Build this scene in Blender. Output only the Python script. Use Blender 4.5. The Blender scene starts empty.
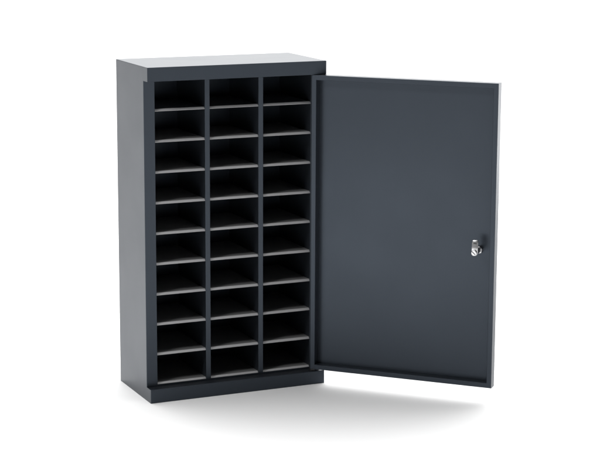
import bpy, bmesh, math, random
from mathutils import Vector, Matrix

random.seed(4)
C = bpy.context.scene.collection
S = bpy.context.scene

# ------------------------------------------------------------------ camera
def make_camera():
    cam = bpy.data.cameras.new("camera"); o = bpy.data.objects.new("camera", cam); C.objects.link(o)
    yaw, pit, roll = 0.42770, -0.18879, 0.00470
    ca, sa, cb, sb, cc, sc = math.cos(yaw), math.sin(yaw), math.cos(pit), math.sin(pit), math.cos(roll), math.sin(roll)
    f = Vector((sa*cb, ca*cb, sb)); r = Vector((ca, -sa, 0)); u = r.cross(f)
    r2 = cc*r + sc*u; u2 = -sc*r + cc*u
    m = Matrix((r2, u2, -f)).transposed().to_4x4(); m.translation = (-1.73166, -4.85997, 1.52531)
    o.matrix_world = m
    cam.sensor_fit = 'HORIZONTAL'; cam.sensor_width = 36.0; cam.lens = 1795.734/600*36.0
    cam.clip_start = .05; cam.clip_end = 400
    S.camera = o
make_camera()

# ------------------------------------------------------------------ studio light
def make_world():
    w = bpy.data.worlds.new("World"); S.world = w; w.use_nodes = True
    nt = w.node_tree; N = nt.nodes; L = nt.links
    bg = N["Background"]
    tc = N.new("ShaderNodeTexCoord")
    def lobe(direction, lo, hi, gain):
        v = N.new("ShaderNodeVectorMath"); v.operation = 'DOT_PRODUCT'
        v.inputs[1].default_value = Vector(direction).normalized()
        L.new(tc.outputs["Generated"], v.inputs[0])
        mr = N.new("ShaderNodeMapRange"); mr.interpolation_type = 'SMOOTHSTEP'
        mr.inputs["From Min"].default_value = lo; mr.inputs["From Max"].default_value = hi
        mr.inputs["To Min"].default_value = 0; mr.inputs["To Max"].default_value = gain
        L.new(v.outputs["Value"], mr.inputs["Value"])
        return mr.outputs["Result"]
    a = lobe((0.28, 0.50, 0.84), 0.48, 0.98, 4.5)     # big overhead softbox, a little behind
    b = lobe((0.0, 1.0, 0.05), 0.35, 0.95, 0.08)        # white cove behind
    s1 = N.new("ShaderNodeMath"); s1.operation = 'ADD'; L.new(a, s1.inputs[0]); L.new(b, s1.inputs[1])
    s2 = N.new("ShaderNodeMath"); s2.operation = 'ADD'; L.new(s1.outputs[0], s2.inputs[0]); s2.inputs[1].default_value = 0.015
    L.new(s2.outputs[0], bg.inputs["Strength"])
    bg.inputs["Color"].default_value = (1, 1, 1, 1)
make_world()

def area(name, loc, target, size, power):
    l = bpy.data.lights.new(name, 'AREA'); l.shape = 'RECTANGLE'; l.size, l.size_y = size; l.energy = power
    o = bpy.data.objects.new(name, l); C.objects.link(o); o.location = loc
    o.rotation_euler = (Vector(target) - Vector(loc)).to_track_quat('-Z', 'Y').to_euler()
area("key_softbox", (-3.87, -1.55, 4.5), (0.28, 0.1, 0.5), (1.1, 1.1), 135)
area("rim_softbox", (4.5, 1.1, 0.35), (0.92, -0.41, 0.45), (0.7, 0.7), 8)
area("low_door_fill", (-1.15, -1.05, 0.10), (0.72, -0.2, 0.12), (0.8, 0.16), 1.0)  # added fill with no known source, brightens the door's lower inner side

S.view_settings.view_transform = 'Standard'; S.view_settings.look = 'None'
S.view_settings.exposure = 0; S.view_settings.gamma = 1
S.render.engine = 'CYCLES'
S.render.resolution_x, S.render.resolution_y = 1024, 768

# ------------------------------------------------------------------ materials
def paint(name, col, rough=.42, ior=1.55, grain=.012, metallic=0.0, var=.05, tint=None):
    m = bpy.data.materials.new(name); m.use_nodes = True
    nt = m.node_tree; N = nt.nodes; L = nt.links; b = N["Principled BSDF"]
    b.inputs["Base Color"].default_value = (*col, 1); b.inputs["Metallic"].default_value = metallic
    b.inputs["IOR"].default_value = ior
    if tint: b.inputs["Specular Tint"].default_value = (*tint, 1)
    tc = N.new("ShaderNodeTexCoord")
    n1 = N.new("ShaderNodeTexNoise"); n1.inputs["Scale"].default_value = 7; n1.inputs["Detail"].default_value = 5
    L.new(tc.outputs["Object"], n1.inputs["Vector"])
    mr = N.new("ShaderNodeMapRange"); mr.inputs["To Min"].default_value = rough-var; mr.inputs["To Max"].default_value = rough+var
    L.new(n1.outputs["Fac"], mr.inputs["Value"]); L.new(mr.outputs["Result"], b.inputs["Roughness"])
    if grain:
        n2 = N.new("ShaderNodeTexNoise"); n2.inputs["Scale"].default_value = 420; n2.inputs["Detail"].default_value = 2
        L.new(tc.outputs["Object"], n2.inputs["Vector"])
        bp = N.new("ShaderNodeBump"); bp.inputs["Strength"].default_value = .15; bp.inputs["Distance"].default_value = grain*.05
        L.new(n2.outputs["Fac"], bp.inputs["Height"]); L.new(bp.outputs["Normal"], b.inputs["Normal"])
    return m
NAVY = paint("anthracite_powder_coat", (.0135, .0158, .0195), rough=.33, ior=1.62, tint=(.60, .71, .86))
SHELF = paint("grey_shelf_coat", (.17, .17, .172), rough=.45, ior=1.55)
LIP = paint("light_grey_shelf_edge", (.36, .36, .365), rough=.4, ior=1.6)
CHROME = paint("polished_steel", (.58, .58, .59), rough=.31, metallic=1.0, grain=0, var=.04)
BLACK = paint("dark_steel", (.02, .02, .02), rough=.4, grain=0)
FLOOR = paint("white_floor", (.86, .86, .86), rough=.8, ior=1.3, grain=0)

# ------------------------------------------------------------------ helpers
def link(name, bm, mat, parent=None, smooth=False):
    me = bpy.data.meshes.new(name); bmesh.ops.recalc_face_normals(bm, faces=bm.faces)
    bm.to_mesh(me); bm.free(); me.materials.append(mat)
    for p in me.polygons: p.use_smooth = smooth
    o = bpy.data.objects.new(name, me); C.objects.link(o)
    if parent: o.parent = parent
    return o

def box(bm, a, b):
    x0, y0, z0 = a; x1, y1, z1 = b
    v = [bm.verts.new(p) for p in ((x0,y0,z0),(x1,y0,z0),(x1,y1,z0),(x0,y1,z0),(x0,y0,z1),(x1,y0,z1),(x1,y1,z1),(x0,y1,z1))]
    for q in ((0,3,2,1),(4,5,6,7),(0,1,5,4),(1,2,6,5),(2,3,7,6),(3,0,4,7)): bm.faces.new([v[i] for i in q])

def bevel(bm, sel, r, seg=3):
    """round the edges whose two ends satisfy sel(a, b)"""
    e = [e for e in bm.edges if len(e.link_faces) == 2 and sel(e.verts[0].co, e.verts[1].co)]
    if e: bmesh.ops.bevel(bm, geom=e, offset=r, segments=seg, profile=.5, affect='EDGES')

def on(axis, val):
    return lambda a, b: abs(a[axis]-val) < 1e-6 and abs(b[axis]-val) < 1e-6

# ------------------------------------------------------------------ setting
fb = bmesh.new(); box(fb, (-60, -60, -.05), (60, 60, 0))
floor = link("floor", fb, FLOOR); floor["kind"] = "structure"

# ------------------------------------------------------------------ cabinet
W, D, H = .56876, .27745, 1.0
CAP, BASE, P = .04146, .04147, .03496          # cap height, plinth height, step back of the front
STILE, DIV = .0345, .0155
SILL = .0475
PITCH = .0915
BACK = D - .008

root = bpy.data.objects.new("storage_cabinet", None); C.objects.link(root)
root["label"] = "tall dark anthracite metal pigeonhole cabinet with its door swung open on a white floor"
root["category"] = "cabinet"

bm = bmesh.new(); box(bm, (0, 0, H-CAP), (W, D, H))
f = lambda a, b: on(2, H)(a, b) or (on(1, 0)(a, b))
bevel(bm, f, .0016)
link("top_cap", bm, NAVY, root)

bm = bmesh.new(); box(bm, (0, 0, 0), (W, D, BASE))
bevel(bm, lambda a, b: on(1, 0)(a, b), .0016)
link("plinth", bm, NAVY, root)

for x0, x1, xo in ((0, STILE, 0), (W-STILE, W, W)):
    bm = bmesh.new(); box(bm, (x0, P, BASE), (x1, D, H-CAP))
    bevel(bm, lambda a, b: on(1, P)(a, b) and abs(a.z-b.z) > .1, .0016)
    link("side_panel", bm, NAVY, root)

bm = bmesh.new(); box(bm, (STILE, BACK, BASE), (W-STILE, D, H-CAP)); link("back_panel", bm, NAVY, root)
bm = bmesh.new(); box(bm, (STILE, P+.0005, BASE), (W-STILE, P+.012, SILL-.001)); link("bottom_rail", bm, NAVY, root)

cw = (W - 2*STILE - 2*DIV)/3
cols = [STILE + i*(cw+DIV) for i in range(3)]
for i in (1, 2):
    bm = bmesh.new(); box(bm, (cols[i]-DIV, P+.0008, SILL-.001), (cols[i], BACK, H-CAP))
    bevel(bm, lambda a, b: on(1, P+.0008)(a, b) and abs(a.z-b.z) > .1, .0015)
    link("divider", bm, NAVY, root)

TH_S, Y_S, LIP_D = .0068, P+.003, .0062
def prism_x(prof, x0, x1):
    bm = bmesh.new()
    L_ = [bm.verts.new((x0, y, z)) for y, z in prof]; R_ = [bm.verts.new((x1, y, z)) for y, z in prof]
    n = len(prof)
    for i in range(n): bm.faces.new((L_[i], L_[(i+1) % n], R_[(i+1) % n], R_[i]))
    bm.faces.new(L_); bm.faces.new(R_[::-1])
    return bm
def make_shelf(x0, x1, zt):
    y0 = Y_S
    sh = link("shelf", prism_x([(y0+LIP_D, zt-TH_S+.001), (y0+LIP_D, zt), (BACK, zt), (BACK, zt-TH_S+.001)], x0, x1), SHELF, root)
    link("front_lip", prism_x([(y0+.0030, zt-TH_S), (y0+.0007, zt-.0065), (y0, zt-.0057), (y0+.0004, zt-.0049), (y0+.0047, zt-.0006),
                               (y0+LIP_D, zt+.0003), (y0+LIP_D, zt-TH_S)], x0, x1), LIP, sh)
for c in range(3):
    for k in range(10):
        make_shelf(cols[c], cols[c]+cw, .8705 + .0034 - PITCH*k if k < 9 else SILL+.0035)

# ------------------------------------------------------------------ door (local x = along the door, y = outward, z up)
HX, HY, TH, WD, ZB, ZT, FL, T = .5215, .0043, -.8025, .5772, .0493, .9583, .0148, .0329
DM = Matrix.Translation((HX, HY, 0)) @ Matrix.Rotation(TH, 4, 'Z')
def door_part(name, bm, mat, parent, smooth=False):
    if parent is root: bm.transform(DM)
    return link(name, bm, mat, parent, smooth)

bm = bmesh.new()
# pressed pan: outer skin, folded edge and inner return flange as one closed section
o4 = [(0, ZB), (WD, ZB), (WD, ZT), (0, ZT)]
i4 = [(FL, ZB+FL), (WD-FL, ZB+FL), (WD-FL, ZT-FL), (FL, ZT-FL)]
SK = T - .003
rings = [[bm.verts.new((x, y, z)) for x, z in q] for q, y in ((o4, T), (o4, 0), (i4, 0), (i4, SK))]
for a, b in zip(rings, rings[1:]):
    for i in range(4): bm.faces.new((a[i], a[(i+1) % 4], b[(i+1) % 4], b[i]))
bm.faces.new(rings[0]); bm.faces.new(rings[3])
bmesh.ops.recalc_face_normals(bm, faces=bm.faces)
bevel(bm, lambda a, b: (abs(a.y-b.y) < 1e-6 and (a.y < 1e-6 or abs(a.y-T) < 1e-6) and (abs(a.x-b.x) < 1e-6 or abs(a.z-b.z) < 1e-6)), .0014)
door = door_part("door", bm, NAVY, root)
door["label"] = "wide open door showing its flat inner side and folded rim"

def cyl(bm, cx, cz, y0, y1, r, n=28, ch=.0):
    ringsy = [(y0, r-ch), (y0+(ch if y1 > y0 else -ch), r), (y1-(ch if y1 > y0 else -ch), r), (y1, r-ch)] if ch else [(y0, r), (y1, r)]
    rg = [[bm.verts.new((cx + rr*math.cos(2*math.pi*k/n+.3), y, cz + rr*math.sin(2*math.pi*k/n+.3))) for k in range(n)] for y, rr in ringsy]
    for a, b in zip(rg, rg[1:]):
        for k in range(n): bm.faces.new((a[k], a[(k+1) % n], b[(k+1) % n], b[k]))
    bm.faces.new(rg[0][::-1]); bm.faces.new(rg[-1])

# pivot pins that carry the door between plinth and cap
for z0, z1 in ((BASE, ZB), (ZT, H-CAP)):
    bm = bmesh.new(); bmesh.ops.create_cone(bm, cap_ends=True, segments=24, radius1=.008, radius2=.008, depth=z1-z0)
    bm.transform(Matrix.Translation((.5335, .0165, (z0+z1)/2))); link("hinge_pin", bm, BLACK, root)

LX, LZ = .5235, .4615                                     # lock axis on the door
def sub(name, bm, mat, smooth=False):
    bm.transform(DM); o = link(name, bm, mat, door)
    if smooth:
        for p in o.data.polygons: p.use_smooth = len(p.vertices) == 4
    return o
bm = bmesh.new(); cyl(bm, LX, LZ, SK, SK-.012, .0122, 6, .001); sub("lock_nut", bm, CHROME)
bm = bmesh.new(); cyl(bm, LX, LZ, SK-.012, -.020, .0082, 32, .0008); sub("lock_barrel", bm, CHROME)
# cam bar pointing up from the barrel end, its upper half cranked back towards the door
yk, tk, hw, top = -.020, .0035, .0092, LZ + .037
path = [(LZ-.0092, 0), (LZ-.007, 0), (LZ-.003, 0), (LZ+.002, 0), (LZ+.010, 0), (LZ+.014, .0004), (LZ+.018, .0011), (LZ+.023, .0022), (top-.007, .0032), (top-.002, .0040), (top, .0052)]
wid = [.003, .0062, .0088, .0092, .0092, .0092, .0092, .0092, .0092, .0082, .0055]
bm = bmesh.new(); fr = []; bk = []
for (z, y), w in zip(path, wid):
    fr.append([bm.verts.new((LX+s_*w, yk-tk+y, z)) for s_ in (-1, 1)]); bk.append([bm.verts.new((LX+s_*w, yk+y, z)) for s_ in (-1, 1)])
for i in range(len(path)-1):
    bm.faces.new((fr[i][0], fr[i][1], fr[i+1][1], fr[i+1][0])); bm.faces.new((bk[i][1], bk[i][0], bk[i+1][0], bk[i+1][1]))
    for j in (0, 1): bm.faces.new((fr[i][j], fr[i+1][j], bk[i+1][j], bk[i][j]))
bm.faces.new((fr[0][0], fr[0][1], bk[0][1], bk[0][0])); bm.faces.new((fr[-1][0], fr[-1][1], bk[-1][1], bk[-1][0]))
bmesh.ops.recalc_face_normals(bm, faces=bm.faces)
e = [e for e in bm.edges if len(e.link_faces) == 2 and e.calc_face_angle() > .9]
bmesh.ops.bevel(bm, geom=e, offset=.0008, segments=2, profile=.5, affect='EDGES')
o = sub("lock_cam", bm, CHROME)
for p in o.data.polygons: p.use_smooth = True
bm = bmesh.new(); cyl(bm, LX, LZ, yk-tk, yk-tk-.0085, .0086, 28, .0014); sub("lock_screw", bm, CHROME)
bm = bmesh.new(); box(bm, (-.0062, yk-tk-.0088, -.0011), (.0062, yk-tk-.0083, .0011))
bm.transform(Matrix.Translation((LX, 0, LZ)) @ Matrix.Rotation(.7, 4, 'Y')); sub("screw_slot", bm, BLACK)
bm = bmesh.new(); box(bm, (LX-.0045, yk-tk+.0018, top-.0115), (LX+.0045, yk-tk+.0034, top-.0075)); sub("cam_hole", bm, BLACK)
bm = bmesh.new(); cyl(bm, LX, LZ, T, T+.006, .012, 32, .001); sub("keyhole_face", bm, CHROME)
